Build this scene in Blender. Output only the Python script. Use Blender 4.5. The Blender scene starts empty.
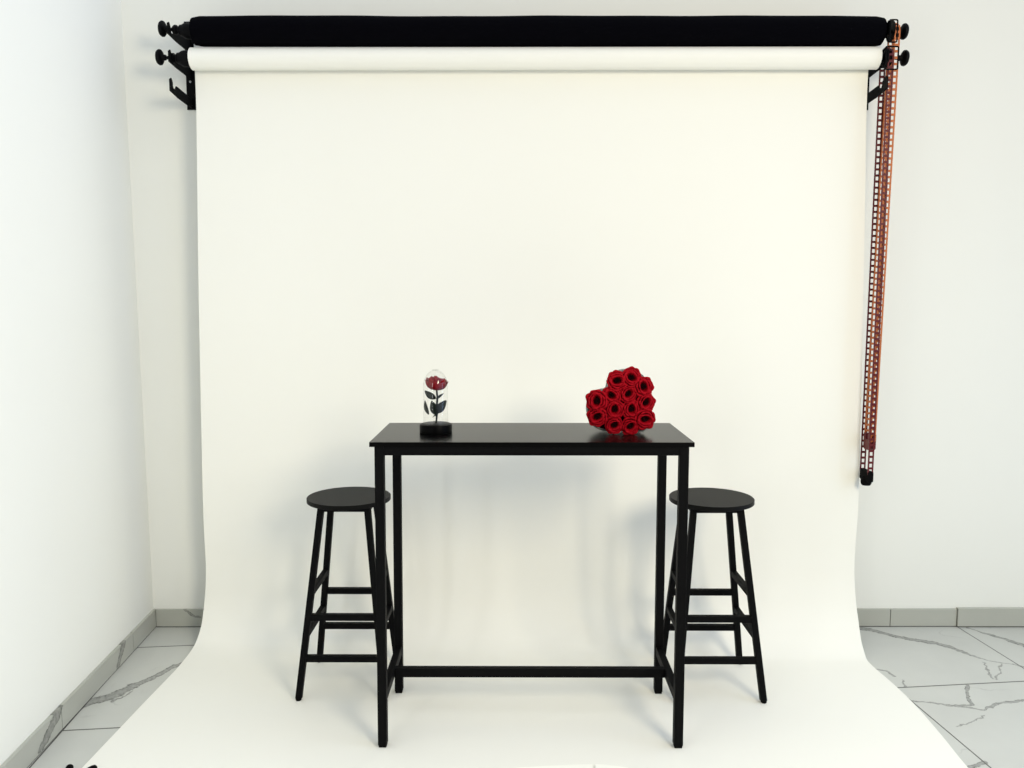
import bpy, bmesh, math, random
from mathutils import Vector, Matrix
random.seed(7)
PI = math.pi
S = bpy.context.scene
COL = S.collection

# ------------------------------------------------------------------ helpers
class MB:
    """collects shapes in one bmesh; build() links them as one mesh object"""
    def __init__(self):
        self.bm = bmesh.new()
    def box(self, c, s, bevel=0.0, rot=None):
        r = bmesh.ops.create_cube(self.bm, size=1.0)
        vs = r['verts']
        m = Matrix.Translation(Vector(c)) @ (rot.to_4x4() if rot else Matrix.Identity(4)) @ Matrix.Diagonal((s[0], s[1], s[2], 1))
        bmesh.ops.transform(self.bm, matrix=m, verts=vs)
        if bevel:
            es = list({e for v in vs for e in v.link_edges})
            bmesh.ops.bevel(self.bm, geom=es, offset=bevel, segments=2, affect='EDGES', profile=0.6)
        return self
    def bar(self, a, b, w, h, bevel=0.0015, side=(1, 0, 0)):
        """rectangular bar from a to b; w along 'side', h along the other"""
        a, b = Vector(a), Vector(b)
        z = (b - a).normalized()
        x = Vector(side); x = (x - z * x.dot(z)).normalized()
        y = z.cross(x)
        rot = Matrix((x, y, z)).transposed()
        return self.box((a + b) / 2, (w, h, (b - a).length), bevel, rot)
    def cyl(self, a, b, r1, r2=None, seg=24):
        a, b = Vector(a), Vector(b)
        r2 = r1 if r2 is None else r2
        r = bmesh.ops.create_cone(self.bm, cap_ends=True, cap_tris=False, segments=seg, radius1=r1, radius2=r2, depth=(b - a).length)
        q = Vector((0, 0, 1)).rotation_difference((b - a).normalized())
        bmesh.ops.transform(self.bm, matrix=Matrix.Translation((a + b) / 2) @ q.to_matrix().to_4x4(), verts=r['verts'])
        return self
    def lathe(self, prof, seg=32, m=None):
        """profile of (radius, height) turned about local Z"""
        rings = []
        m = m or Matrix.Identity(4)
        for r, h in prof:
            if r < 1e-6:
                rings.append([self.bm.verts.new(m @ Vector((0, 0, h)))])
            else:
                rings.append([self.bm.verts.new(m @ Vector((r * math.cos(2 * PI * k / seg), r * math.sin(2 * PI * k / seg), h))) for k in range(seg)])
        for A, B in zip(rings, rings[1:]):
            if len(A) == 1 and len(B) == 1: continue
            for k in range(seg):
                k2 = (k + 1) % seg
                if len(A) == 1: self.bm.faces.new((A[0], B[k2], B[k]))
                elif len(B) == 1: self.bm.faces.new((A[k], A[k2], B[0]))
                else: self.bm.faces.new((A[k], A[k2], B[k2], B[k]))
        return self
    def prism(self, pts, a, b, axes):
        """polygon pts (p,q) extruded; axes(p,q,t)->xyz for t in a,b"""
        v0 = [self.bm.verts.new(axes(p, q, a)) for p, q in pts]
        v1 = [self.bm.verts.new(axes(p, q, b)) for p, q in pts]
        n = len(pts)
        self.bm.faces.new(v0); self.bm.faces.new(v1[::-1])
        for k in range(n):
            self.bm.faces.new((v0[k], v1[k], v1[(k + 1) % n], v0[(k + 1) % n]))
        return self
    def tube(self, pts, r, seg=10, closed=False):
        pts = [Vector(p) for p in pts]
        rr = r if isinstance(r, (list, tuple)) else [r] * len(pts)
        rings = []
        n = len(pts)
        ref = None
        for i, p in enumerate(pts):
            if closed: t = pts[(i + 1) % n] - pts[i - 1]
            else: t = pts[min(i + 1, n - 1)] - pts[max(i - 1, 0)]
            t.normalize()
            if ref is None:
                ref = Vector((0, 0, 1)) if abs(t.z) < 0.9 else Vector((1, 0, 0))
            x = (ref - t * ref.dot(t)).normalized(); ref = x
            y = t.cross(x)
            rings.append([self.bm.verts.new(p + (x * math.cos(2 * PI * k / seg) + y * math.sin(2 * PI * k / seg)) * rr[i]) for k in range(seg)])
        pairs = list(zip(rings, rings[1:])) + ([(rings[-1], rings[0])] if closed else [])
        for A, B in pairs:
            for k in range(seg):
                k2 = (k + 1) % seg
                self.bm.faces.new((A[k], A[k2], B[k2], B[k]))
        if not closed:
            self.bm.faces.new(rings[0][::-1]); self.bm.faces.new(rings[-1])
        return self
    def build(self, name, mat, parent=None, smooth=False, angle=35):
        bmesh.ops.recalc_face_normals(self.bm, faces=self.bm.faces[:])
        me = bpy.data.meshes.new(name)
        self.bm.to_mesh(me); self.bm.free()
        me.materials.append(mat)
        o = bpy.data.objects.new(name, me)
        COL.objects.link(o)
        if smooth:
            me.polygons.foreach_set('use_smooth', [True] * len(me.polygons))
            try: me.set_sharp_from_angle(angle=math.radians(angle))
            except Exception: pass
        if parent:
            o.parent = parent
        return o

def tag(o, label, cat, group=None, kind=None):
    o['label'] = label; o['category'] = cat
    if group: o['group'] = group
    if kind: o['kind'] = kind
    return o
def empty(name, loc, rz=0.0):
    o = bpy.data.objects.new(name, None); COL.objects.link(o)
    o.location = loc; o.rotation_euler = (0, 0, rz); o.empty_display_size = 0.05
    return o
def copy_tree(o, parent=None):
    c = o.copy(); COL.objects.link(c)
    if parent: c.parent = parent
    for ch in [x for x in o.children]:
        copy_tree(ch, c)
    return c
def structure(o, label=None):
    o['kind'] = 'structure'
    if label: o['label'] = label
    return o

# ------------------------------------------------------------------ materials
def mat(name, col, rough=0.5, spec=0.5, metal=0.0, bump=None, vary=None, coat=0.0, sheen=0.0):
    m = bpy.data.materials.new(name); m.use_nodes = True
    N = m.node_tree.nodes; L = m.node_tree.links
    b = N['Principled BSDF']
    b.inputs['Base Color'].default_value = (*col, 1)
    b.inputs['Roughness'].default_value = rough
    b.inputs['Specular IOR Level'].default_value = spec
    b.inputs['Metallic'].default_value = metal
    b.inputs['Coat Weight'].default_value = coat
    b.inputs['Sheen Weight'].default_value = sheen
    tc = N.new('ShaderNodeTexCoord')
    if vary:
        sc, amt = vary
        nz = N.new('ShaderNodeTexNoise'); nz.inputs['Scale'].default_value = sc; nz.inputs['Detail'].default_value = 4
        L.new(tc.outputs['Object'], nz.inputs['Vector'])
        mx = N.new('ShaderNodeMix'); mx.data_type = 'RGBA'
        mx.inputs['A'].default_value = (*[c * (1 - amt) for c in col], 1)
        mx.inputs['B'].default_value = (*[min(1, c * (1 + amt)) for c in col], 1)
        L.new(nz.outputs['Fac'], mx.inputs['Factor']); L.new(mx.outputs['Result'], b.inputs['Base Color'])
    if bump:
        sc, st, dist = bump
        nz = N.new('ShaderNodeTexNoise'); nz.inputs['Scale'].default_value = sc; nz.inputs['Detail'].default_value = 6
        L.new(tc.outputs['Object'], nz.inputs['Vector'])
        bp = N.new('ShaderNodeBump'); bp.inputs['Strength'].default_value = st; bp.inputs['Distance'].default_value = dist
        L.new(nz.outputs['Fac'], bp.inputs['Height']); L.new(bp.outputs['Normal'], b.inputs['Normal'])
    return m

M = {}
M['wall'] = mat('white_wall_paint', (0.825, 0.825, 0.762), 0.75, 0.25, bump=(6.0, 0.12, 0.01), vary=(1.6, 0.012))
M['paper'] = mat('white_seamless_paper', (0.885, 0.872, 0.795), 0.85, 0.15, bump=(1.3, 0.05, 0.02))
M['velvet'] = mat('black_fabric', (0.0012, 0.0012, 0.0022), 0.95, 0.04, bump=(60, 0.25, 0.004))
M['metal'] = mat('black_powder_coat', (0.0022, 0.0022, 0.0024), 0.6, 0.07, bump=(400, 0.05, 0.001))
M['plastic'] = mat('black_plastic', (0.0022, 0.0022, 0.0026), 0.5, 0.08)
M['board'] = mat('black_table_board', (0.003, 0.003, 0.0028), 0.22, 0.07, bump=(180, 0.02, 0.0006))
M['seatboard'] = mat('black_seat_board', (0.004, 0.004, 0.0036), 0.45, 0.08, bump=(180, 0.03, 0.0006))
M['rubber'] = mat('black_rubber', (0.003, 0.003, 0.003), 0.8, 0.06)
M['gloss'] = mat('glossy_black_base', (0.0015, 0.0015, 0.0015), 0.35, 0.04)
M['steel'] = mat('grey_screw_steel', (0.4, 0.4, 0.4), 0.35, 0.5, metal=1.0)
M['redchain'] = mat('dark_red_plastic', (0.10, 0.004, 0.005), 0.4, 0.35)
M['orangechain'] = mat('orange_plastic', (0.50, 0.14, 0.035), 0.4, 0.35)
M['rose'] = mat('red_rose_petal', (0.31, 0.002, 0.008), 0.6, 0.06, vary=(60, 0.25))
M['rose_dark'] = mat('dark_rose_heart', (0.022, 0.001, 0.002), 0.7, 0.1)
M['bloom'] = mat('deep_red_petal', (0.22, 0.002, 0.006), 0.6, 0.15, vary=(90, 0.3))
M['heartbox'] = mat('grey_box_card', (0.16, 0.155, 0.145), 0.55, 0.3)
M['leaf'] = mat('dark_green_leaf', (0.009, 0.013, 0.009), 0.6, 0.12)
M['cream'] = mat('cream_white_card', (0.97, 0.955, 0.87), 0.7, 0.2)
M['grout'] = mat('dark_grout', (0.10, 0.10, 0.09), 0.9, 0.1)

def thin_glass():
    m = bpy.data.materials.new('clear_glass'); m.use_nodes = True
    N = m.node_tree.nodes; L = m.node_tree.links
    N.remove(N['Principled BSDF'])
    out = N['Material Output']
    tr = N.new('ShaderNodeBsdfTransparent'); tr.inputs['Color'].default_value = (0.985, 0.985, 0.98, 1)
    gl = N.new('ShaderNodeBsdfGlossy'); gl.inputs['Roughness'].default_value = 0.03
    lw = N.new('ShaderNodeLayerWeight'); lw.inputs['Blend'].default_value = 0.5
    pw = N.new('ShaderNodeMath'); pw.operation = 'POWER'; pw.inputs[1].default_value = 4.0
    L.new(lw.outputs['Facing'], pw.inputs[0])
    fr = N.new('ShaderNodeMath'); fr.operation = 'MULTIPLY_ADD'; fr.inputs[1].default_value = 0.55; fr.inputs[2].default_value = 0.05
    L.new(pw.outputs[0], fr.inputs[0])
    mx = N.new('ShaderNodeMixShader')
    L.new(fr.outputs[0], mx.inputs['Fac']); L.new(tr.outputs[0], mx.inputs[1]); L.new(gl.outputs[0], mx.inputs[2])
    L.new(mx.outputs[0], out.inputs['Surface'])
    return m
M['glass'] = thin_glass()

# marble tile: veins given as polylines in the floor's own coordinates (x, y, half width)
def marble(name, veins, grid=True, base=(0.56, 0.565, 0.52), plane='XY', rng=0.0):
    m = bpy.data.materials.new(name); m.use_nodes = True
    N = m.node_tree.nodes; L = m.node_tree.links
    b = N['Principled BSDF']
    b.inputs['Roughness'].default_value = 0.28
    b.inputs['Specular IOR Level'].default_value = 0.4
    tc = N.new('ShaderNodeTexCoord')
    P = tc.outputs['Object']
    def vm(op, a, bb=None, out=0, scale=None):
        n = N.new('ShaderNodeVectorMath'); n.operation = op
        for i, v in enumerate((a, bb)):
            if v is None: continue
            if isinstance(v, (tuple, list, Vector)): n.inputs[i].default_value = v
            else: L.new(v, n.inputs[i])
        if scale is not None:
            if isinstance(scale, float): n.inputs['Scale'].default_value = scale
            else: L.new(scale, n.inputs['Scale'])
        return n.outputs[out]
    def ma(op, a, bb=0.0, cc=None, clamp=False):
        n = N.new('ShaderNodeMath'); n.operation = op; n.use_clamp = clamp
        for i, v in enumerate((a, bb, cc)):
            if v is None: continue
            if isinstance(v, (int, float)): n.inputs[i].default_value = v
            else: L.new(v, n.inputs[i])
        return n.outputs[0]
    def noise(vec, sc, det=4.0, out='Fac', rough=0.6):
        n = N.new('ShaderNodeTexNoise'); n.inputs['Scale'].default_value = sc
        n.inputs['Detail'].default_value = det; n.inputs['Roughness'].default_value = rough
        L.new(vec, n.inputs['Vector']); return n.outputs[out]
    # wobble
    w1 = vm('SCALE', vm('SUBTRACT', noise(P, 9.0, 3, 'Color'), (0.5, 0.5, 0.5)), scale=0.05)
    w2 = vm('SCALE', vm('SUBTRACT', noise(P, 45.0, 4, 'Color'), (0.5, 0.5, 0.5)), scale=0.022)
    Q = vm('ADD', vm('ADD', P, w1), w2)
    Q = vm('MULTIPLY', Q, (1, 1, 0) if plane == 'XY' else (1, 1, 1))
    core = edge = None
    for pl in veins:
        for (x0, y0, a0), (x1, y1, a1) in zip(pl, pl[1:]):
            A = Vector((x0, y0, 0)); D = Vector((x1 - x0, y1 - y0, 0))
            pa = vm('SUBTRACT', Q, tuple(A))
            h = ma('DIVIDE', vm('DOT_PRODUCT', pa, tuple(D), out=1), D.length_squared, clamp=True)
            d = vm('LENGTH', vm('SUBTRACT', pa, vm('SCALE', tuple(D), scale=h)), out=1)
            wd = ma('MULTIPLY_ADD', h, a1 - a0, a0)
            t = ma('DIVIDE', d, wd)                       # 0 at the centre, 1 at the rim
            core = t if core is None else ma('MINIMUM', core, t)
    def ramp(v, stops):
        r = N.new('ShaderNodeValToRGB'); r.color_ramp.interpolation = 'LINEAR'
        els = r.color_ramp.elements
        while len(els) < len(stops): els.new(0.5)
        for e, (p, c) in zip(els, stops):
            e.position = p; e.color = (c, c, c, 1)
        L.new(v, r.inputs['Fac']); return r.outputs['Color']
    def mixc(f, A, B):
        n = N.new('ShaderNodeMix'); n.data_type = 'RGBA'
        L.new(f, n.inputs['Factor'])
        for k, v in (('A', A), ('B', B)):
            if isinstance(v, tuple): n.inputs[k].default_value = (*v, 1)
            else: L.new(v, n.inputs[k])
        return n.outputs['Result']
    cloud = noise(P, 2.2, 5)
    colr = mixc(ramp(cloud, [(0.3, 0), (0.75, 1)]), tuple(c * 0.94 for c in base), tuple(min(1, c * 1.05) for c in base))
    # faint hairline veins everywhere
    fv = noise(Q, 2.6, 2)
    hair = ma('ABSOLUTE', ma('SUBTRACT', fv, 0.5))
    hm = ma('MULTIPLY', ramp(hair, [(0.0, 1), (0.008, 0)]), ramp(noise(P, 3.1, 2), [(0.56, 0), (0.70, 0.45)]))
    if grid: colr = mixc(hm, colr, (0.22, 0.22, 0.205))
    if core is not None:
        streak = noise(vm('MULTIPLY', Q, (1, 1, 1)), 70.0, 3)
        rag = ma('MULTIPLY_ADD', noise(P, 120.0, 3), 0.55, core)
        rag = ma('SUBTRACT', rag, 0.27)
        inner = ramp(rag, [(0.0, 0.55), (0.55, 0.62), (0.80, 1.0), (0.93, 0.5), (1.0, 0.0)])
        inner = ma('MULTIPLY', inner, ramp(streak, [(0.32, 0.45), (0.60, 1.0)]))
        colr = mixc(inner, colr, (0.050, 0.050, 0.044))
        halo = ma('MULTIPLY', ramp(core, [(0.3, 0.25), (0.8, 0.0)]), 0.6)
        colr = mixc(halo, colr, (0.3, 0.3, 0.28))
    if grid:
        # tile grid, lined up with the left wall: long joints and cross joints
        sx = N.new('ShaderNodeSeparateXYZ'); L.new(P, sx.inputs[0])
        u = ma('MULTIPLY_ADD', sx.outputs[1], 0.0953, sx.outputs[0])
        v = ma('MULTIPLY_ADD', sx.outputs[0], -0.1069, sx.outputs[1])
        def joint(q, off, step, hw=0.0026):
            f = ma('FRACT', ma('DIVIDE', ma('SUBTRACT', q, off), step))
            f = ma('MINIMUM', f, ma('SUBTRACT', 1.0, f))
            return ma('LESS_THAN', ma('MULTIPLY', f, step), hw)
        g = ma('MAXIMUM', joint(u, 1.388, 0.593), joint(v, 0.078, 0.657, 0.0034))
        colr = mixc(g, colr, (0.10, 0.10, 0.088))
        b2 = N.new('ShaderNodeBump'); b2.inputs['Strength'].default_value = 0.3; b2.inputs['Distance'].default_value = 0.002
        L.new(ma('SUBTRACT', 1.0, g), b2.inputs['Height']); L.new(b2.outputs['Normal'], b.inputs['Normal'])
    L.new(colr, b.inputs['Base Color'])
    return m

# ------------------------------------------------------------------ camera
cam = bpy.data.cameras.new('camera'); cam.sensor_width = 36.0; cam.lens = 802.22 / 1024 * 36
cam.clip_start = 0.05
co = bpy.data.objects.new('camera', cam); COL.objects.link(co)
CAM = Vector((-0.05, -2.6411, 1.4265))
PITCH, YAW = math.radians(5.7758), math.radians(-0.2544)
co.location = CAM; co.rotation_euler = (PI / 2 - PITCH, 0, -YAW)
S.camera = co
# pixel -> world point on a plane (only used to carry measured positions into metres)
FWD = Vector((math.sin(YAW) * math.cos(PITCH), math.cos(YAW) * math.cos(PITCH), -math.sin(PITCH)))
RGT = Vector((math.cos(YAW), -math.sin(YAW), 0)); UPV = RGT.cross(FWD)
def at(u, v, ax, val):
    w = FWD + RGT * ((u - 512) / 802.22) - UPV * ((v - 384) / 802.22)
    return CAM + w * ((val - CAM[ax]) / w[ax])
def fl(u, v, w):
    p = at(u, v, 2, 0.0); return (p.x, p.y, w)

# ------------------------------------------------------------------ room
YW = 0.781
XL = -1.65
WB = 0.006                        # the back wall turns away a touch
WA = 0.079                       # the left wall is not quite square to the back wall
def xl(y, z=0.0): return XL + WA * (YW - y) - 0.018 * max(0.0, z) / 2.6
veins = [
    [fl(66, 716, .006), fl(84, 704, .028), fl(108, 698, .026), fl(135.5, 685, .020), fl(157, 675.5, .016), fl(172, 668, .014), fl(190, 659, .009)],
    [fl(112, 701, .006), fl(131, 692, .004)],
    [fl(852, 628, .020), fl(873, 631, .017), fl(892, 636, .015), fl(932, 642.7, .015), fl(951, 647.5, .012), fl(973, 656, .006), fl(992, 661.6, .004), fl(1022, 665.7, .004)],
    [fl(967, 628, .005), fl(997, 637, .010), fl(1014, 642.6, .016), fl(1030, 648, .016)],
    [fl(875.5, 669.8, .006), fl(886, 671.5, .007), fl(894.5, 676.5, .005)],
    [fl(903, 680, .004), fl(905, 687, .005)],
    [fl(911, 701, .004), fl(935, 703.5, .006), fl(954, 706.3, .008), fl(971.7, 705, .006)],
    [fl(971.7, 705, .006), fl(970, 695.5, .007), fl(967.6, 685, .007)],
    [fl(957, 706, .005), fl(982.5, 710, .005), fl(1000, 703.6, .007), fl(1030, 700.5, .007)],
    [fl(984, 663, .003), fl(992, 679, .004)], [fl(1001, 664, .003), fl(995, 680, .003)],
    [fl(957, 726, .003), fl(984, 716, .003)],
    [fl(965, 768, .010), fl(985, 762, .012)],
]
M['floor'] = marble('marble_floor_tile', veins)
f = MB(); f.box((0.6, -1.2, -0.03), (5.4, 4.6, 0.06))
structure(f.build('floor', M['floor']))
# back wall
def turn(o):
    o.data.transform(Matrix.Translation((XL, YW, 0)) @ Matrix.Rotation(math.atan(WB), 4, 'Z') @ Matrix.Translation((-XL, -YW, 0)))
    return o
f = MB(); f.box((0.75, YW + 0.06, 1.45), (5.2, 0.12, 2.98))
turn(structure(f.build('wall_back', M['wall'])))
# left wall, slightly out of plumb
f = MB()
ys = (YW + 0.12, -3.4)
vv = []
for y in ys:
    for z in (0.0, 2.94):
        for dx in (0.0, -0.12):
            vv.append(f.bm.verts.new((xl(y, z) + dx, y, z)))
for q in ((0, 1, 3, 2), (4, 6, 7, 5), (0, 2, 6, 4), (1, 5, 7, 3), (2, 3, 7, 6), (0, 4, 5, 1)):
    f.bm.faces.new([vv[k] for k in q])
structure(f.build('wall_left', M['wall']))

# tile baseboards (each board runs between joints, dark joint behind)
lv = [[(-0.02, -0.05, .012), (0.02, 0.05, .014)]]
def bveins(pts): return pts
BH = 0.081; T = 0.012
def base_left():
    vs = []
    for (u0, v0, u1, v1, w) in ((126, 635, 117.5, 667, .022), (60, 708, 41, 751, .026)):
        def onwall(u_, v_):
            x_ = XL + 0.05
            for _ in range(12): x_ = xl(at(u_, v_, 0, x_).y) + T
            return at(u_, v_, 0, x_)
        a_, b_ = onwall(u0, v0), onwall(u1, v1)
        vs.append((a_.y, a_.z, b_.y, b_.z, w))
    return vs
def marble_board(name, veins_yz, swap):
    """veins on a vertical board: object coordinates are remapped so x=run, y=height"""
    m = marble(name, [[(a, b_, w), (c, d, w * .6)] for a, b_, c, d, w in veins_yz] if veins_yz else [], grid=False, base=(0.435, 0.44, 0.385))
    nt = m.node_tree; tc = [n for n in nt.nodes if n.type == 'TEX_COORD'][0]
    sp = nt.nodes.new('ShaderNodeSeparateXYZ'); cb = nt.nodes.new('ShaderNodeCombineXYZ')
    for l in [l for l in nt.links if l.from_node == tc]:
        to = l.to_socket; nt.links.remove(l); nt.links.new(cb.outputs[0], to)
    nt.links.new(tc.outputs['Object'], sp.inputs[0])
    nt.links.new(sp.outputs[swap], cb.inputs[0]); nt.links.new(sp.outputs[2], cb.inputs[1])
    return m
M['base_left'] = marble_board('marble_baseboard_left', base_left(), 1)
M['base_back'] = marble_board('marble_baseboard_back', [(-1.52, .085, -1.44, .045, .007)], 0)
f = MB(); g = MB()
seams = [YW + 0.0, 0.521, -0.085, -0.742, -1.40, -2.05, -2.70, -3.3]
for y1, y0 in zip(seams, seams[1:]):
    y1 -= 0.002; y0 += 0.002
    vs = []
    for y in (y0, y1):
        for z in (0.004, BH):
            for dx in (-0.004, T):
                vs.append(f.bm.verts.new((xl(y, z) + dx, y, z)))
    for q in ((0, 1, 3, 2), (4, 6, 7, 5), (0, 2, 6, 4), (1, 5, 7, 3), (2, 3, 7, 6), (0, 4, 5, 1)):
        f.bm.faces.new([vs[k] for k in q])
bl = structure(f.build('baseboard_left', M['base_left']))
vs = []
for y in (-3.3, YW - 0.001):
    for z in (0.0, BH - 0.004):
        for dx in (-0.004, T - 0.002):
            vs.append(g.bm.verts.new((xl(y, z) + dx, y, z)))
for q in ((0, 1, 3, 2), (4, 6, 7, 5), (0, 2, 6, 4), (1, 5, 7, 3), (2, 3, 7, 6), (0, 4, 5, 1)):
    g.bm.faces.new([vs[k] for k in q])
g.build('grout', M['grout'], bl)
f = MB(); g = MB()
xs = [-1.637, -1.02, -0.42, 0.18, 0.99, 1.607, 1.901]
for a, b in zip(xs, xs[1:]):
    f.box(((a + b) / 2, YW - 0.005, 0.004 + (BH - 0.004) / 2), (b - a - 0.003, 0.012, BH - 0.004), 0.001)
bb = turn(structure(f.build('baseboard_back', M['base_back'])))
g.box(((xs[0] + xs[-1]) / 2, YW - 0.004, BH / 2 - 0.002), (xs[-1] - xs[0], 0.010, BH - 0.004))
turn(g.build('grout', M['grout'], bb))
f = MB(); g = MB()
for a, b in ((1.9005, 2.50), (2.50, 3.1)):
    f.box(((a + b) / 2, YW - 0.008, 0.005 + BH / 2), (b - a - 0.003, 0.020, BH), 0.001)
br = turn(structure(f.build('baseboard_right', M['base_back'])))
g.box((2.5, YW - 0.007, BH / 2 - 0.001), (1.19, 0.014, BH - 0.002)); turn(g.build('grout', M['grout'], br))

# ------------------------------------------------------------------ white paper backdrop
AX_Y, AX_LO, AX_UP = 0.602, 2.375, 2.4785
R_W, R_B = 0.0420, 0.0560
root = empty('paper_backdrop', (0.01, AX_Y, AX_LO))
tag(root, 'wide white seamless paper sweeping from its roll down the back wall onto the tiles', 'backdrop', kind='thing')
inv = Matrix.Translation((-0.01, -AX_Y, -AX_LO))
def local(o):
    """geometry was written in world metres: bring it into its root's frame"""
    r = o.parent
    while r.parent: r = r.parent
    o.data.transform(Matrix.LocRotScale(r.location, r.rotation_euler.to_quaternion(), None).inverted())
    return o
f = MB()
RL, RR = -1.3165, 1.3600
mw = Matrix.Translation((RL, AX_Y, AX_LO)) @ Matrix.Rotation(PI / 2, 4, 'Y')
Lr = RR - RL
f.lathe([(0.024, 0.0), (R_W - 0.001, 0.0), (R_W, 0.001), (R_W, Lr * .25), (R_W, Lr * .5), (R_W, Lr * .75), (R_W, Lr - 0.001), (R_W - 0.001, Lr), (0.024, Lr), (0.024, Lr - 0.03), (0.0, Lr - 0.03)], 64, mw)
f.lathe([(0.0, 0.03), (0.024, 0.03), (0.024, 0.0)], 64, mw)
local(f.build('roll', M['paper'], root, smooth=True))
# sheet rows: (yL, zL, xL, yR, zR, xR)
rows = []
ZT = AX_LO + 0.005
vertical = [(ZT, -1.3235, 1.3445), (2.2, -1.3235, 1.3445), (1.8, -1.334, 1.356), (1.44, -1.3435, 1.365), (1.0, -1.352, 1.374), (0.6, -1.3590, 1.3805), (0.42, -1.3585, 1.376)]
for z, a, b in vertical:
    rows.append((AX_Y + R_W + 0.002, z, a, AX_Y + R_W + (0.002 if z > 1 else 0.0), z, b))
curve = [(.650, .33, -1.3585, .640, .33, 1.3735), (.650, .25, -1.362, .632, .25, 1.375), (.648, .18, -1.368, .612, .17, 1.376), (.637, .125, -1.372, .588, .12, 1.376),
         (.618, .078, -1.374, .556, .08, 1.371), (.588, .043, -1.376, .524, .046, 1.366), (.548, .019, -1.3775, .488, .022, 1.362), (.490, .007, -1.378, .452, .007, 1.357), (.42, .003, -1.377, .418, .003, 1.357)]
rows += curve
for y, a, b in ((.36, -1.3755, 1.361), (.25, -1.377, 1.370), (.1, -1.380, 1.3735), (-.1, -1.382, 1.362), (-.3, -1.384, 1.344), (-.6, -1.386, 1.335), (-1.1, -1.388, 1.330), (-1.5, -1.388, 1.330)):
    rows.append((y, .0022, a, y, .0022, b))
# refine with Catmull-Rom along the run
def cr(p0, p1, p2, p3, t):
    return tuple(0.5 * ((2 * b) + (-a + c) * t + (2 * a - 5 * b + 4 * c - d) * t * t + (-a + 3 * b - 3 * c + d) * t ** 3) for a, b, c, d in zip(p0, p1, p2, p3))
fine = []
for i in range(len(rows) - 1):
    p0, p1, p2, p3 = rows[max(i - 1, 0)], rows[i], rows[i + 1], rows[min(i + 2, len(rows) - 1)]
    for k in range(4): fine.append(cr(p0, p1, p2, p3, k / 4))
fine.append(rows[-1])
f = MB(); NX = 40
front, back = [], []
P3 = []
for (y0, z0, x0, y1, z1, x1) in fine:
    line = []
    for k in range(NX + 1):
        t = k / NX; x = x0 + (x1 - x0) * t; y = y0 + (y1 - y0) * t; z = max(z0 + (z1 - z0) * t, 0.002)
        # the hanging paper is never quite flat: long, very shallow vertical waves
        hang = min(1.0, max(0.0, (z - 0.3) / 0.8)) * min(1.0, max(0.0, (2.34 - z) / 0.5))
        y += hang * 0.0035 * (math.sin(x * 5.1 + 0.6) * 0.6 + math.sin(x * 9.3 + 2.0 + z * .5) * 0.4)
        line.append(Vector((x, y, z)))
    P3.append(line)
TH = 0.0005
for i, line in enumerate(P3):
    d = P3[min(i + 1, len(P3) - 1)][20] - P3[max(i - 1, 0)][20]
    nrm = Vector((0, -d.z, d.y)).normalized()              # behind / below the sheet
    if nrm.y < 0 and abs(nrm.y) > abs(nrm.z): nrm = -nrm
    if nrm.z > 0 and abs(nrm.z) >= abs(nrm.y): nrm = -nrm
    front.append([f.bm.verts.new(p) for p in line])
    back.append([f.bm.verts.new(p + nrm * TH) for p in line])
for G in (front, back):
    for A, B in zip(G, G[1:]):
        for k in range(NX): f.bm.faces.new((A[k], A[k + 1], B[k + 1], B[k]))
for i in range(len(P3) - 1):
    for k in (0, NX): f.bm.faces.new((front[i][k], front[i + 1][k], back[i + 1][k], back[i][k]))
for G in (0, -1):
    for k in range(NX): f.bm.faces.new((front[G][k], front[G][k + 1], back[G][k + 1], back[G][k]))
sh = local(f.build('sheet', M['paper'], root, smooth=True, angle=40))

# ------------------------------------------------------------------ black fabric roll above it
root = empty('fabric_roll', (0.03, AX_Y, AX_UP))
tag(root, 'long black fabric roll on the upper hooks above the white paper roll', 'roll')
f = MB()
BL, BR = -1.302, 1.369
n = 90; sg = 40
rings = []
for i in range(n + 1):
    t = i / n; x = BL + (BR - BL) * t
    ends = min(1.0, 0.90 + 22 * min(t, 1 - t))
    sag = -0.004 * t
    ring = []
    for k in range(sg):
        a = 2 * PI * k / sg
        up = max(0.0, math.sin(a))
        r = R_B * ends * (1 + 0.035 * up * (math.sin(x * 7 + 1) + .6 * math.sin(x * 17 + .5)) * .5 + 0.012 * math.sin(3 * a + x * 4))
        r = min(r, R_B * (1.045 if up > 0.2 else 0.99))
        if math.sin(a) < 0: r = min(r, R_B * 0.99)
        ring.append(f.bm.verts.new((x, AX_Y + r * math.cos(a), AX_UP + sag + r * math.sin(a))))
    rings.append(ring)
for A, B in zip(rings, rings[1:]):
    for k in range(sg): f.bm.faces.new((A[k], A[(k + 1) % sg], B[(k + 1) % sg], B[k]))
for R_, x, d in ((rings[0], BL, 1), (rings[-1], BR, -1)):
    inner = [f.bm.verts.new((x + d * 0.006, AX_Y + 0.022 * math.cos(2 * PI * k / sg), AX_UP + 0.022 * math.sin(2 * PI * k / sg))) for k in range(sg)]
    deep = [f.bm.verts.new((x + d * 0.05, AX_Y + 0.022 * math.cos(2 * PI * k / sg), AX_UP + 0.022 * math.sin(2 * PI * k / sg))) for k in range(sg)]
    for k in range(sg):
        k2 = (k + 1) % sg
        f.bm.faces.new((R_[k], R_[k2], inner[k2], inner[k])); f.bm.faces.new((inner[k], inner[k2], deep[k2], deep[k]))
    f.bm.faces.new(deep)
local(f.build('fabric', M['velvet'], root, smooth=True, angle=60))
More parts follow.
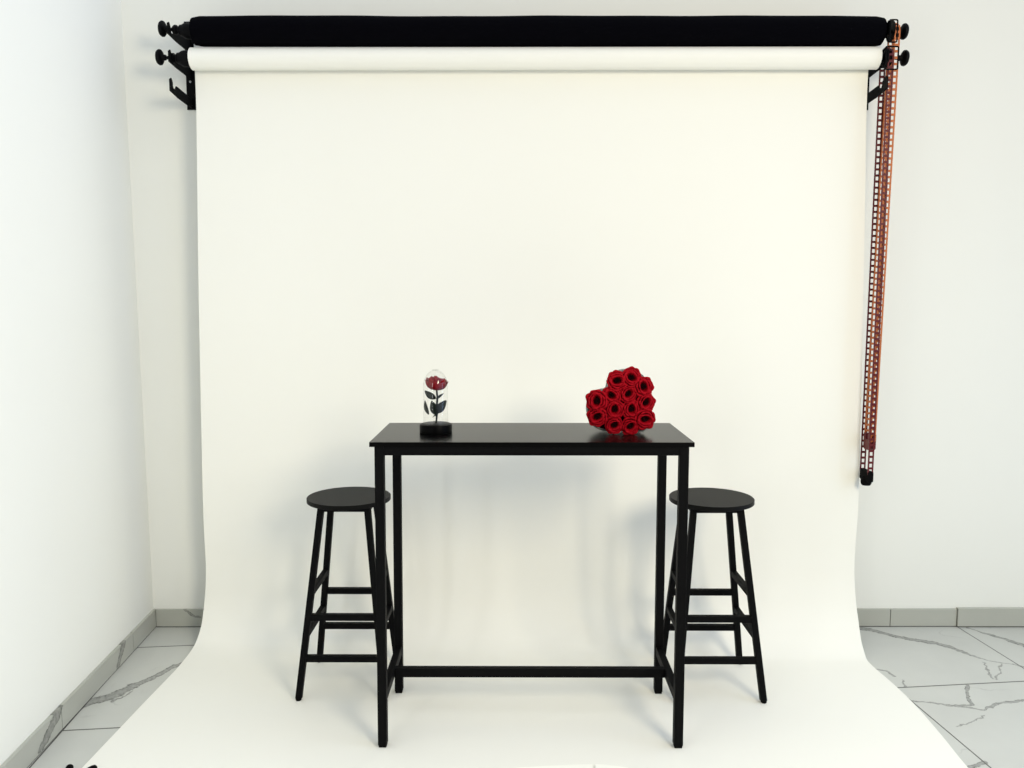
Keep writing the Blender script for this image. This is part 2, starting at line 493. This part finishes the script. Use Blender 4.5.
# the cardboard core shows at both ends
for x0, x1 in ((BL - 0.003, BL + 0.045), (BR - 0.045, BR + 0.003)):
    f = MB()
    f.lathe([(0.0170, 0), (0.0215, 0), (0.0215, x1 - x0), (0.0170, x1 - x0), (0.0170, 0)], 32, Matrix.Translation((x0, AX_Y, AX_UP - (0.004 if x0 > 0 else 0))) @ Matrix.Rotation(PI / 2, 4, 'Y'))
    local(f.build('core', M['plastic'], root, smooth=True))

# ------------------------------------------------------------------ wall brackets with three hooks
def bracket(x, px, label, YW, ext=0.0, dz=0.0):
    root = empty('wall_bracket', (px, YW, 2.223))
    tag(root, label, 'bracket', 'triple hook wall brackets holding the rolls')
    f = MB(); f.box((px, YW - 0.003, 2.399), (0.036, 0.006, 0.352), 0.0012)
    local(f.build('plate', M['metal'], root))
    for zc in (AX_UP - 0.014 + dz, AX_LO - 0.014 + dz, AX_LO - 0.115):
        # outline in (y, z): arm, slot open at the top, raised tip
        pts = [(YW - 0.006, zc - 0.032), (YW - 0.006, zc + 0.006), (0.650, zc + 0.016), (0.626, zc + 0.018), (0.617, zc + 0.006), (0.606, zc + 0.0005), (0.596, zc + 0.003),
               (0.590, zc + 0.012), (0.592, zc + 0.021), (0.580 - ext, zc + 0.038), (0.567 - ext, zc + 0.030), (0.567 - ext, zc - 0.014), (0.64, zc - 0.024)]
        if zc > AX_LO - 0.05 and ext == 0.0:                # the two loaded arms are deeper
            pts[0] = (YW - 0.006, zc - 0.020); pts[1] = (YW - 0.006, zc + 0.030); pts[2] = (0.650, zc + 0.020)
            pts[-2] = (0.567, zc - 0.010); pts[-1] = (0.64, zc - 0.016)
        f = MB(); f.prism(pts, x - 0.0025, x + 0.0025, lambda p, q, t: Vector((t, p, q)))
        local(f.build('hook', M['metal'], root))
    for zc in (2.335, 2.43, 2.55, 2.240):
        f = MB(); f.cyl((px, YW - 0.0055, zc), (px, YW - 0.009, zc), 0.005, 0.0042, 16)
        f.box((px, YW - 0.0091, zc), (0.006, 0.0006, 0.001))
        local(f.build('screw', M['steel'], root))
    return root
bracket(-1.392, -1.394, 'black triple hook bracket at the roll ends near the room corner, no chains on it', YW + WB * 0.25, 0.0, 0.005)
bracket(1.379, 1.396, 'black triple hook bracket behind the red and orange chains', YW + WB * 3.03, 0.018)

# ------------------------------------------------------------------ expanders in the roll ends
def lathe_x(f, x0, sgn, y, z, prof, seg=28):
    f.lathe(prof, seg, Matrix.Translation((x0, y, z)) @ Matrix.Rotation(sgn * PI / 2, 4, 'Y'))
    return f
def expander(xe, xk, sgn, z, label, xs=None, mat_sp=None, guard=None, core=0.0155, r_sp=0.0345, hw_=0.010, flange=0.0375):
    """xe: roll end, xk: far end of the knob, sgn: +1 points to +x"""
    root = empty('roll_expander', (xe, AX_Y, z))
    tag(root, label, 'roll expander', 'roll expanders carrying the rolls on the hooks')
    L_ = abs(xk - xe)
    f = MB()
    lathe_x(f, xe - sgn * 0.04, sgn, AX_Y, z, [(0, 0), (core, 0.002), (core, 0.038), (0.0065, 0.040), (0.0065, 0.040 + L_ - 0.014), (0, 0.040 + L_ - 0.014)])
    local(f.build('shaft', M['plastic'], root, smooth=True))
    f = MB()
    lathe_x(f, xe + sgn * (L_ - 0.034), sgn, AX_Y, z, [(0, 0), (0.0105, 0), (0.0115, 0.008), (0.014, 0.012), (0.023, 0.0145), (0.0290, 0.019), (0.0300, 0.025), (0.026, 0.031), (0.014, 0.035), (0, 0.0362)], 32)
    local(f.build('knob', M['plastic'], root, smooth=True))
    if xs is None:
        f = MB()
        lathe_x(f, xe + sgn * 0.001, sgn, AX_Y, z, [(0, 0), (0.030, 0), (0.031, 0.003), (0.031, 0.026), (0.029, 0.034), (0.021, 0.048), (0.0205, 0.054), (0.014, 0.060), (0.0135, 0.066), (0.0185, 0.068), (0.0185, 0.076), (0.013, 0.083), (0, 0.084)])
        cl = f.build('collar', M['plastic'], root, smooth=True); local(cl)
    else:
        f = MB(); r = r_sp - 0.0045
        lathe_x(f, xs - hw_ - 0.002, 1, AX_Y, z, [(0, 0), (flange, 0), (flange, 0.002), (r, 0.0025), (r, 2 * hw_ + 0.0015), (r + .002, 2 * hw_ + 0.002), (r + .002, 2 * hw_ + 0.003), (0, 2 * hw_ + 0.003)], 36)
        for k in range(10):
            a = 2 * PI * k / 10
            f.box((xs, AX_Y + (r + .001) * math.cos(a), z + (r + .001) * math.sin(a)), (0.012, 0.008, 0.008), 0, Matrix.Rotation(a, 3, 'X'))
        local(f.build('sprocket', M['plastic'], root, smooth=True))
        x0, x1, hz = guard
        yf = AX_Y - 0.060; zc_ = z; z = z - 0.017
        f = MB()
        def ring(pts):
            # rounded corners
            out = []
            n_ = len(pts)
            for i in range(n_):
                p, a, b = Vector(pts[i]), Vector(pts[i - 1]), Vector(pts[(i + 1) % n_])
                d0 = (a - p).normalized() * 0.006; d1 = (b - p).normalized() * 0.006
                for t in (0, .25, .5, .75, 1):
                    out.append((p + d0) * (1 - t) ** 2 + p * 2 * t * (1 - t) + (p + d1) * t * t)
            return out
        f.tube(ring([(x0, yf, z - hz), (x1, yf, z - hz), (x1, yf, z + hz), (x0, yf, z + hz)]), 0.0030, 8, closed=True)
        for zz in (z - hz, z + hz):
            f.tube([(x0, yf, zz), (x0, AX_Y, z + 0.017 + (0.006 if zz > z else -0.006))], 0.0030, 8)
        z = zc_
        local(f.build('chain_guard', M['metal'], root, smooth=True))
    return root
expander(BL, -1.437, -1, AX_UP, 'black knobbed end plug of the black fabric roll, near the room corner').rotation_euler.y = 0.085
expander(RL, -1.452, -1, AX_LO, 'black knobbed end plug of the white paper roll, near the room corner', core=0.0225).rotation_euler.y = 0.055
expander(BR, 1.468, 1, AX_UP - 0.004, 'black knobbed chain drive at the end of the black fabric roll, turning the orange chain', xs=1.4195, guard=(1.377, 1.404, 0.041), r_sp=0.027, hw_=0.0122, flange=0.040)
expander(RR, 1.475, 1, AX_LO, 'black knobbed chain drive of the white paper roll, turning the dark red chain', xs=1.3955, guard=(1.366, 1.412, 0.042), core=0.0225)

# ------------------------------------------------------------------ ladder chains
def chain(name_label, xs, zc, zb, col, dx, sep, r):
    root = empty('roll_chain', (xs, AX_Y, zb))
    tag(root, name_label, 'chain', 'ladder chains hanging from the rolls')
    path = []
    for k in range(61):                                   # front strand, bottom to top
        t = k / 60; path.append(Vector((dx * (1 - t), -(r * t + sep * (1 - t)), zb + (zc - zb) * t)))
    for k in range(1, 12):
        a = PI - PI * k / 12; path.append(Vector((0, r * math.cos(a), zc + r * math.sin(a))))
    for k in range(61):
        t = 1 - k / 60; path.append(Vector((dx * (1 - t), r * t + sep * (1 - t), zb + (zc - zb) * t)))
    for k in range(1, 8):
        a = -PI * k / 8; path.append(Vector((dx, sep * math.cos(a), zb + sep * math.sin(a))))
    path = [p + Vector((xs, AX_Y, 0)) for p in path]
    # even steps
    P = path + [path[0]]
    acc = [0]
    for a, b in zip(P, P[1:]): acc.append(acc[-1] + (b - a).length)
    N_ = round(acc[-1] / 0.0238); step = acc[-1] / N_
    pts = []; j = 0
    for i in range(N_):
        s = i * step
        while acc[j + 1] < s: j += 1
        t = (s - acc[j]) / (acc[j + 1] - acc[j]); pts.append(P[j].lerp(P[j + 1], t))
    f = MB(); hw = 0.0086
    for i in range(N_):
        a, b = pts[i], pts[(i + 1) % N_]
        t = (b - a).normalized()
        nrm = Vector((1, 0, 0)).cross(t).normalized()
        for s_ in (-1, 1):
            o = Vector((s_ * hw, 0, 0))
            f.bar(a + o - t * .001, b + o + t * .001, 0.0052, 0.0042, 0)
        f.bar(a - Vector((hw, 0, 0)), a + Vector((hw, 0, 0)), 0.0088, 0.0046, 0, side=tuple(t))
    local(f.build('links', col, root))
    return root
red = chain('dark red ladder chain with a black weight, the longer of the two chains', 1.3955, AX_LO, 0.735, M['redchain'], -0.007, 0.036, 0.0345)
f = MB()
bx, bz = 1.3895, 0.735
f.box((bx, AX_Y, bz - 0.012), (0.025, 0.082, 0.044), 0.006)
f.lathe([(0, -0.054), (0.016, -0.052), (0.020, -0.046), (0.0215, -0.036), (0.020, -0.024), (0.015, -0.016), (0, -0.014)], 28, Matrix.Translation((bx - 0.002, AX_Y - 0.004, bz)))
local(f.build('weight', M['rubber'], red, smooth=True))
org = chain('orange ladder chain hanging from the black fabric roll, the shorter of the two chains', 1.4195, AX_UP - 0.004, 0.870, M['orangechain'], -0.023, 0.027, 0.027)
f = MB()
bx, bz = 1.3965, 0.866
f.prism([(-.029, .030), (-.012, .030), (-.009, .006), (.009, .006), (.012, .030), (.029, .030), (.028, -.028), (.018, -.036), (-.018, -.036), (-.028, -.028)],
        bx - 0.0130, bx + 0.0130, lambda p_, q_, t: Vector((t, AX_Y + p_, bz + q_)))
local(f.build('weight', M['redchain'], org, smooth=True))

# ------------------------------------------------------------------ table
TZ = 0.0024
H = 0.9992
root = empty('bar_table', (0, 0, TZ))
tag(root, 'tall narrow black bar table with square legs on the white paper', 'table')
f = MB(); f.box((0, 0, H - TZ - 0.0075), (1.003, 0.404, 0.015), 0.0015)
f.build('tabletop', M['board'], root)
LX, LY, LW = 0.4725, 0.193, 0.029
top_z = H - TZ - 0.015
for sx in (-1, 1):
    for sy in (-1, 1):
        f = MB()
        x = sx * LX; y = sy * (LY - LW / 2 + 0.002)
        f.bar((x + (-0.005 if sx < 0 else 0.001), y, 0.008), (x, y, top_z - 0.0002), LW, LW, 0.002)
        lg = f.build('leg', M['metal'], root)
        f = MB(); f.box((x + (-0.005 if sx < 0 else 0.001), y, 0.007), (LW - 0.003, LW - 0.003, 0.014), 0.003)
        f.build('foot_cap', M['rubber'], lg, smooth=True)
yl = LY - LW / 2 + 0.002
for sy in (-1, 1):
    f = MB(); f.box((0, sy * yl, top_z - 0.014), (2 * LX - LW, 0.026, 0.028), 0.0015); f.build('apron', M['metal'], root)
for sx in (-1, 1):
    f = MB(); f.box((sx * LX, 0, top_z - 0.014), (0.026, 2 * yl - LW, 0.028), 0.0015); f.build('apron', M['metal'], root)
for sx in (-1, 1):
    f = MB(); f.box((sx * LX - (0.003 if sx < 0 else 0), 0, 0.164), (0.024, 2 * yl - LW, 0.031), 0.0015); f.build('side_rail', M['metal'], root)
f = MB(); f.box((-0.0015, 0, 0.164), (2 * LX - 0.021, 0.024, 0.031), 0.0015); f.build('stretcher', M['metal'], root)

# ------------------------------------------------------------------ stools
def stool(lean):
    root = empty('bar_stool', (0, 0, 0))
    SZ = 0.7125
    f = MB(); f.lathe([(0, SZ - 0.016), (0.1515, SZ - 0.016), (0.153, SZ - 0.0145), (0.153, SZ - 0.0015), (0.1515, SZ), (0, SZ)], 72, Matrix.Translation((lean, 0, 0)))
    f.build('seat', M['seatboard'], root, smooth=True)
    zt = SZ - 0.017
    def lp(sx, sy, z):
        t = z / zt; h = 0.155 + (0.083 - 0.155) * t
        return Vector((sx * h + lean * t, sy * h, z))
    f = MB()
    for sy in (-1, 1): f.box((lean, sy * 0.083, zt - 0.010), (0.148, 0.019, 0.019), 0.001)
    for sx in (-1, 1): f.box((lean + sx * 0.083, 0, zt - 0.010), (0.019, 0.148, 0.019), 0.001)
    f.build('seat_frame', M['metal'], root)
    for sx in (-1, 1):
        for sy in (-1, 1):
            f = MB(); f.bar(lp(sx, sy, 0.008), lp(sx, sy, zt - 0.0005), 0.0225, 0.0225, 0.0015)
            lg = f.build('leg', M['metal'], root)
            p = lp(sx, sy, 0.0)
            f = MB(); f.lathe([(0, 0), (0.009, 0), (0.0105, 0.002), (0.0105, 0.013), (0, 0.013)], 18, Matrix.Translation(p))
            f.build('foot_cap', M['rubber'], lg, smooth=True)
    for zb_ in (0.160, 0.308):
        for sy in (-1, 1):
            z = zb_ - (0.010 if sy < 0 else 0.003)
            f = MB(); f.bar(lp(-1, sy, z), lp(1, sy, z), 0.020, 0.0225, 0.001, side=(0, 1, 0)); f.build('rung', M['metal'], root)
    for z in (0.236, 0.386):
        for sx in (-1, 1):
            f = MB(); f.bar(lp(sx, -1, z), lp(sx, 1, z), 0.020, 0.0215, 0.001); f.build('rung', M['metal'], root)
    for sx, sy in ((0.06, -0.06), (-0.06, -0.06)):
        f = MB(); f.cyl((lean + sx, sy, zt + 0.0005), (lean + sx, sy, zt - 0.006), 0.005, 0.004, 12); f.build('screw', M['steel'], root)
    return root
st = stool(0.009); st.location = (-0.676, 0.272, TZ)
tag(st, 'round-seated black bar stool at the table end near the glass dome', 'bar stool', 'black bar stools')
s2 = stool(-0.012); s2.location = (0.684, 0.262, TZ)
tag(s2, 'round-seated black bar stool at the table end near the heart of roses', 'bar stool', 'black bar stools')

# ------------------------------------------------------------------ roses
def petal(f, m, ang, half, prof, curl, seed, nu=9):
    """one petal: prof = list of (radius, height); narrows at base, wavy rim; m maps to place"""
    rnd = random.Random(seed)
    ph = rnd.uniform(0, 6)
    rows_ = []
    nv = len(prof)
    for i, (r, h) in enumerate(prof):
        t = i / (nv - 1)
        line = []
        for k in range(nu):
            u = -1 + 2 * k / (nu - 1)
            a = ang + half * u * (0.65 + 0.35 * math.sin(PI * min(1, t * 0.9 + 0.1)))
            drop = curl * t * t * (abs(u) ** 2.4)
            rr = r * (1 + 0.05 * t * math.sin(3 * u + ph)) - drop * 0.25
            hh = h - drop + 0.0012 * t * math.sin(5 * u + ph)
            line.append(f.bm.verts.new(m @ Vector((rr * math.cos(a), rr * math.sin(a), hh))))
        rows_.append(line)
    for A, B in zip(rows_, rows_[1:]):
        for k in range(nu - 1): f.bm.faces.new((A[k], A[k + 1], B[k + 1], B[k]))
def rose_mesh(seed, R=0.028):
    rnd = random.Random(seed); f = MB(); I = Matrix.Identity(4)
    s = R / 0.028
    def pr(pts): return [(a * s, b * s) for a, b in pts]
    a0 = rnd.uniform(0, 6)
    for k in range(6):
        petal(f, I, a0 + k * PI / 3, 0.66, pr([(.006, 0), (.014, .004), (.020, .011), (.0235, .018), (.026, .0215), (.0285, .0215), (.0300, .0185)]), .006 * s, seed * 31 + k)
    for k in range(5):
        petal(f, I, a0 + .5 + k * 2 * PI / 5, 0.80, pr([(.005, .004), (.012, .010), (.016, .018), (.0185, .0245), (.0210, .0262), (.0228, .0248)]), .004 * s, seed * 37 + k)
    E_ = Matrix.Rotation(seed * 1.1, 4, 'Z') @ Matrix.Diagonal((1.42, 1.0, 1.0, 1))
    for k in range(4):
        petal(f, E_, a0 + .2 + k * PI / 2, 0.95, pr([(.004, .005), (.0090, .013), (.0106, .021), (.0118, .0262), (.0138, .0275), (.0158, .0262)]), .003 * s, seed * 41 + k)
    for k in range(0):
        petal(f, I, a0 + .9 + k * PI, 1.35, pr([(.003, .006), (.0062, .013), (.0075, .020), (.0084, .0245), (.0098, .0255)]), .002 * s, seed * 43 + k)
    return f
def rose_heart(seed, s=1.0):
    """dark rolled middle of the rose: a spiral of petal"""
    f = MB(); prev = None
    for i in range(40):
        t = i / 39; a = t * 5 * PI + seed; r = (0.0012 + 0.0066 * t) * s
        c = [f.bm.verts.new((r * math.cos(a), r * math.sin(a), z * s)) for z in (.005, .012, .0185 + .0015 * math.sin(a * 1.3))]
        if prev:
            for k in range(2): f.bm.faces.new((prev[k], c[k], c[k + 1], prev[k + 1]))
        prev = c
    return f

# heart box: two straight edges (underside and one upright side) and two round lobes
HY = -0.036
root = empty('rose_heart_box', (0.305, HY + 0.012, H))
tag(root, 'heart-shaped box packed with red roses standing on its side on the black table', 'flower box')
# heart outline in the plane (p right, q up): corner at lower right, lobes up and to the left
def heart_outline(a, x1, z0, off=0.0, n_=18):
    pts = [(x1 - 0.014 + off, z0 - off), (x1 + off, z0 + 0.014)]
    cx, cz, r = x1 - a / 2, z0 + a, a / 2
    for k in range(n_ + 1):
        t = -0.05 + (PI - 0.02) * k / n_
        pts.append((cx + (r + off) * math.cos(t), cz + (r + off) * math.sin(t)))
    cx2, cz2 = x1 - a, z0 + a / 2
    for k in range(n_ + 1):
        t = PI / 2 + 0.07 + (PI - 0.02) * k / n_
        pts.append((cx2 + (r + off) * math.cos(t), cz2 + (r + off) * math.sin(t)))
    return pts
HA, HX, HZ = 0.131, 0.080, 0.0095
DEP = 0.085
f = MB(); f.prism(heart_outline(HA, HX, HZ), 0.0, DEP, lambda p, q, t: Vector((p, t, q)))
box_o = f.build('box', M['heartbox'], root, smooth=True, angle=30)
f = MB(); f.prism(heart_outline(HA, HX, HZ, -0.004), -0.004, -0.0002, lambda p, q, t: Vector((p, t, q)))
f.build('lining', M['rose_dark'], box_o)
f = MB()                                                # a raised lip around the open face
f.tube([(p, 0.0, q) for p, q in heart_outline(HA, HX, HZ, 0.001)], 0.0035, 8, closed=True)
f.build('rim', M['heartbox'], box_o, smooth=True)
zmin = min(v.co.z for v in box_o.data.vertices)
# rose centres measured on the photo's plane of the box face
centres = [(355, 205, 1.0), (490, 172, 1.0), (605, 262, 1.0), (162, 395, 1.08), (300, 345, .95), (462, 330, .92), (628, 412, .95), (330, 478, 1.0), (490, 475, .98), (618, 572, 1.05), (165, 548, 1.0), (325, 630, .92), (478, 640, .94)]
variants = []
for sd in range(4):
    me = rose_mesh(sd + 3, 0.0292)
    variants.append(me)
vm_ = []
for k, fb in enumerate(variants):
    o = fb.build('rose', M['rose'], root, smooth=True, angle=80)
    md = o.modifiers.new('thick', 'SOLIDIFY'); md.thickness = 0.0009; md.offset = 0
    h_ = rose_heart(k * 1.7, 1.12).build('rose_center', M['rose_dark'], o, smooth=True, angle=80)
    md = h_.modifiers.new('thick', 'SOLIDIFY'); md.thickness = 0.0007; md.offset = 0
    vm_.append(o)
for i, (u, v, s) in enumerate(centres):
    px, py = 580 + u / 9.6, 360 + v / 9.6
    w = at(px, py, 1, HY - 0.012)
    o = vm_[i] if i < 4 else copy_tree(vm_[(i * 3) % 4], root)
    o.location = ((w.x - 0.301) * 0.975 - 0.004, -0.012, (w.z - H - 0.106) * 0.968 + 0.1085)
    dxy = Vector((w.x - 0.305, 0, w.z - H - 0.105)) * 2.0
    nrm = Vector((dxy.x, -1.0, dxy.z)).normalized()
    q = Vector((0, 0, 1)).rotation_difference(nrm)
    o.rotation_mode = 'QUATERNION'
    o.rotation_quaternion = q @ Matrix.Rotation(i * 1.37, 3, 'Z').to_quaternion()
    o.scale = (s * 1.10, s * 1.10, s * 1.0)

# ------------------------------------------------------------------ rose under a glass dome
root = empty('rose_dome', (-0.3145, -0.006, H))
tag(root, 'single dark red rose under a clear glass dome on a round black base', 'rose dome')
f = MB(); f.lathe([(0, 0), (0.0525, 0), (0.0540, 0.002), (0.0540, 0.024), (0.0525, 0.0275), (0.046, 0.030), (0, 0.030)], 48)
f.build('base', M['gloss'], root, smooth=True, angle=25)
f = MB()
gz = 0.0302
prof = [(0.0412, gz), (0.0405, gz + .02), (0.0405, 0.155)]
for k in range(1, 13):
    a = PI / 2 * k / 12; prof.append((max(0.0405 * math.cos(a), 0.0), 0.155 + 0.053 * math.sin(a)))
prof[-1] = (0, prof[-1][1])
f.lathe(prof, 56)
dm = f.build('glass_dome', M['glass'], root, smooth=True, angle=80)
f = MB(); f.lathe([(0.0, 0.2075), (0.010, 0.2068), (0.012, 0.2078), (0.009, 0.2098), (0, 0.2105)], 24)
f.build('dome_tip', M['glass'], dm, smooth=True)
# stem
f = MB()
stem = [(0.001, 0, 0.030), (0.004, 0.001, 0.06), (0.004, 0, 0.09), (0.006, 0, 0.115), (0.004, -0.002, 0.140)]
f.tube(stem, [0.0030, 0.0032, 0.0036, 0.0034, 0.003], 10)
f.tube([(0.006, 0, 0.112), (0.013, -0.003, 0.122), (0.024, -0.004, 0.127)], [0.0032, 0.0027, 0.0018], 8)
f.build('stem', M['leaf'], root, smooth=True)
def leaf(base, tip, width, nrm, bend):
    base, tip, nrm = Vector(base), Vector(tip), Vector(nrm).normalized()
    d = tip - base; side = d.cross(nrm).normalized(); nrm = side.cross(d).normalized()
    f = MB(); rows_ = []
    for i in range(11):
        t = i / 10; w = width * math.sin(PI * (t * .94 + .03)) ** 0.8 * (1.1 - .35 * t)
        c = base + d * t + nrm * bend * math.sin(PI * t)
        rows_.append([f.bm.verts.new(c + side * w * u + nrm * abs(u) * w * .35) for u in (-1, -.5, 0, .5, 1)])
    for A, B in zip(rows_, rows_[1:]):
        for k in range(4): f.bm.faces.new((A[k], A[k + 1], B[k + 1], B[k]))
    o = f.build('leaf', M['leaf'], root, smooth=True, angle=80)
    md = o.modifiers.new('thick', 'SOLIDIFY'); md.thickness = 0.0006; md.offset = 0
leaf((0.001, 0, 0.112), (-0.035, -0.006, 0.139), 0.0125, (0.2, -1, -0.5), 0.003)
leaf((0.004, 0, 0.058), (-0.012, -0.012, 0.106), 0.0150, (-.1, -1, 0.1), 0.003)
leaf((0.004, 0, 0.064), (0.036, -0.006, 0.107), 0.0150, (0.1, -1, 0.35), 0.004)
leaf((0.003, 0, 0.055), (-0.012, 0.012, 0.047), 0.006, (0, -0.6, 1), 0.002)
leaf((-0.024, 0.006, 0.058), (-0.035, -0.002, 0.106), 0.0085, (-.5, -1, 0), 0.003)
leaf((0.006, 0, 0.112), (0.027, -0.008, 0.130), 0.0045, (0, -1, 0.6), 0.001)
# bloom: ruffled petals opening upward
f = MB(); I = Matrix.Translation((0.0015, 0, 0.140)) @ Matrix.Rotation(math.radians(4), 4, 'Y') @ Matrix.Diagonal((1.06, 1.06, 1.08, 1))
for lay, (cnt, half, pr_, cu) in enumerate(((9, .52, [(.003, 0), (.017, .003), (.027, .010), (.0325, .020), (.0345, .030), (.0355, .034)], .003),
                                       (8, .55, [(.003, .002), (.013, .008), (.021, .018), (.026, .030), (.029, .038)], .003),
                                       (6, .70, [(.003, .004), (.010, .014), (.015, .026), (.018, .035), (.021, .039)], .003),
                                       (4, .95, [(.002, .004), (.006, .016), (.008, .030), (.009, .040), (.011, .043)], .003))):
    for k in range(cnt):
        rr_ = random.Random(900 + lay * 10 + k); sr, sh_ = rr_.uniform(.94, 1.04), rr_.uniform(.84, 1.06)
        petal(f, I, k * 2 * PI / cnt + lay * .7 + rr_.uniform(-.2, .2), half * rr_.uniform(.8, 1.0), [(r_ * sr, h_2 * sh_) for r_, h_2 in pr_], cu * 1.6, 500 + lay * 10 + k)
b = f.build('bloom', M['bloom'], root, smooth=True, angle=80)
md = b.modifiers.new('thick', 'SOLIDIFY'); md.thickness = 0.0008; md.offset = 0

# ------------------------------------------------------------------ things peeking in at the bottom edge of the view
# small black clamp whose two handle tips show
p = at(81.5, 767, 2, 0.0)
root = empty('spring_clamp', (p.x, p.y - 0.06, 0.0))
tag(root, 'small black two-pronged clamp on the floor tiles beside the paper edge', 'clamp')
for u, v in ((70, 768), (93.5, 768.5)):
    q = at(u, v, 2, 0.012)
    a = Vector((q.x - p.x, q.y - p.y + 0.06 - 0.004, 0.012)); b_ = Vector((0.0, -0.03, 0.014))
    f = MB(); f.tube([a, a.lerp(b_, .5) + Vector((0, 0, .002)), b_], 0.0075, 12)
    h_ = f.build('handle', M['metal'], root, smooth=True)
    f = MB()
    f.lathe([(0, -0.012), (0.0105, -0.012), (0.0118, 0.0), (0.0105, 0.008), (0.006, 0.0115), (0, 0.0125)], 20, Matrix.Translation(a) @ Vector((0, 0, 1)).rotation_difference((a - b_).normalized()).to_matrix().to_4x4())
    f.build('handle_tip', M['rubber'], h_, smooth=True)
f = MB(); f.cyl((0, -0.03, 0.003), (0, -0.03, 0.028), 0.010, None, 20); f.build('pivot', M['plastic'], root, smooth=True)
f = MB()
for sx in (-1, 1): f.tube([(0, -0.03, 0.014), (sx * 0.016, -0.06, 0.014), (sx * 0.004, -0.10, 0.012)], [0.007, 0.007, 0.005], 10)
f.build('jaw', M['metal'], root, smooth=True)
# two cream-white cards lying on the paper, only their far edges in view
def card(x0, x1, y0, y1, y_back, z, label):
    """far edge bows from (x0,y0) to (x1,y1); the card runs back towards the room"""
    f = MB(); n_ = 16
    edge = []
    for k in range(n_ + 1):
        t = k / n_; edge.append((x0 + (x1 - x0) * t, y0 + (y1 - y0) * (1 - (1 - t) ** 1.6)))
    pts = edge + [(x1, y_back), (x0, y_back)]
    cx, cy = (x0 + x1) / 2, y_back
    f.prism([(a - cx, b - cy) for a, b in pts], 0.0, 0.006, lambda p_, q_, t: Vector((p_, q_, t)))
    o = f.build('white_card', M['cream'])
    o.location = (cx, cy, z); tag(o, label, 'card', 'cream white cards on the paper')
    return o
a = at(516, 767.6, 2, .010); b_ = at(592.5, 764.2, 2, .010)
card(a.x, b_.x, a.y, b_.y, a.y - 0.2, 0.0035, 'cream white card lying on the paper, the wider of the two at the bottom edge')
a = at(628, 767.6, 2, .010); b_ = at(595, 764.0, 2, .010)
card(a.x, b_.x, a.y, b_.y, a.y - 0.2, 0.0035, 'cream white card lying on the paper, the narrower of the two at the bottom edge')

# ------------------------------------------------------------------ light
# soft daylight: bright from overhead, brighter and cooler from the window side of the room
w = bpy.data.worlds.new('daylight'); S.world = w; w.use_nodes = True
N = w.node_tree.nodes; LK = w.node_tree.links
bg = N['Background']; bg.inputs['Strength'].default_value = 1.0
tc = N.new('ShaderNodeTexCoord')
def lobe(axis, col):
    d = N.new('ShaderNodeVectorMath'); d.operation = 'DOT_PRODUCT'; d.inputs[1].default_value = axis
    LK.new(tc.outputs['Generated'], d.inputs[0])
    m = N.new('ShaderNodeMath'); m.operation = 'MAXIMUM'; m.inputs[1].default_value = 0.0
    LK.new(d.outputs['Value'], m.inputs[0])
    c = N.new('ShaderNodeVectorMath'); c.operation = 'SCALE'; c.inputs[0].default_value = col
    LK.new(m.outputs[0], c.inputs['Scale']); return c.outputs[0]
ad = N.new('ShaderNodeVectorMath'); ad.operation = 'ADD'
LK.new(lobe((1, 0, 0), (0.98, 1.10, 1.40)), ad.inputs[0]); LK.new(lobe((0, 0, 1), (0.775, 0.84, 0.90)), ad.inputs[1])
LK.new(ad.outputs[0], bg.inputs['Color'])
def area(name, loc, target, size, size_y, power, col):
    l = bpy.data.lights.new(name, 'AREA'); l.shape = 'RECTANGLE'; l.size = size; l.size_y = size_y; l.energy = power; l.color = col
    o = bpy.data.objects.new(name, l); COL.objects.link(o); o.location = loc
    o.rotation_euler = (Vector(target) - Vector(loc)).to_track_quat('-Z', 'Y').to_euler()
    o['kind'] = 'helper'
    return o
area('softbox_light', (1.7, -3.0, 2.4), (0.2, 0.6, 1.0), 1.0, 1.0, 75, (1.0, 0.90, 0.69))
area('window_light', (2.75, -0.85, 1.15), (-1.6, -0.3, 0.7), 0.5, 1.6, 6, (0.36, 0.64, 1.0))
area('strip_light', (-1.12, -1.95, 1.5), (-0.3, 0.0, 1.1), 0.09, 1.3, 3.6, (0.95, 0.98, 1.0))
S.view_settings.view_transform = 'Standard'
S.view_settings.look = 'None'
S.view_settings.gamma = 1.0
S.view_settings.use_curve_mapping = False
S.view_settings.exposure = 0.0
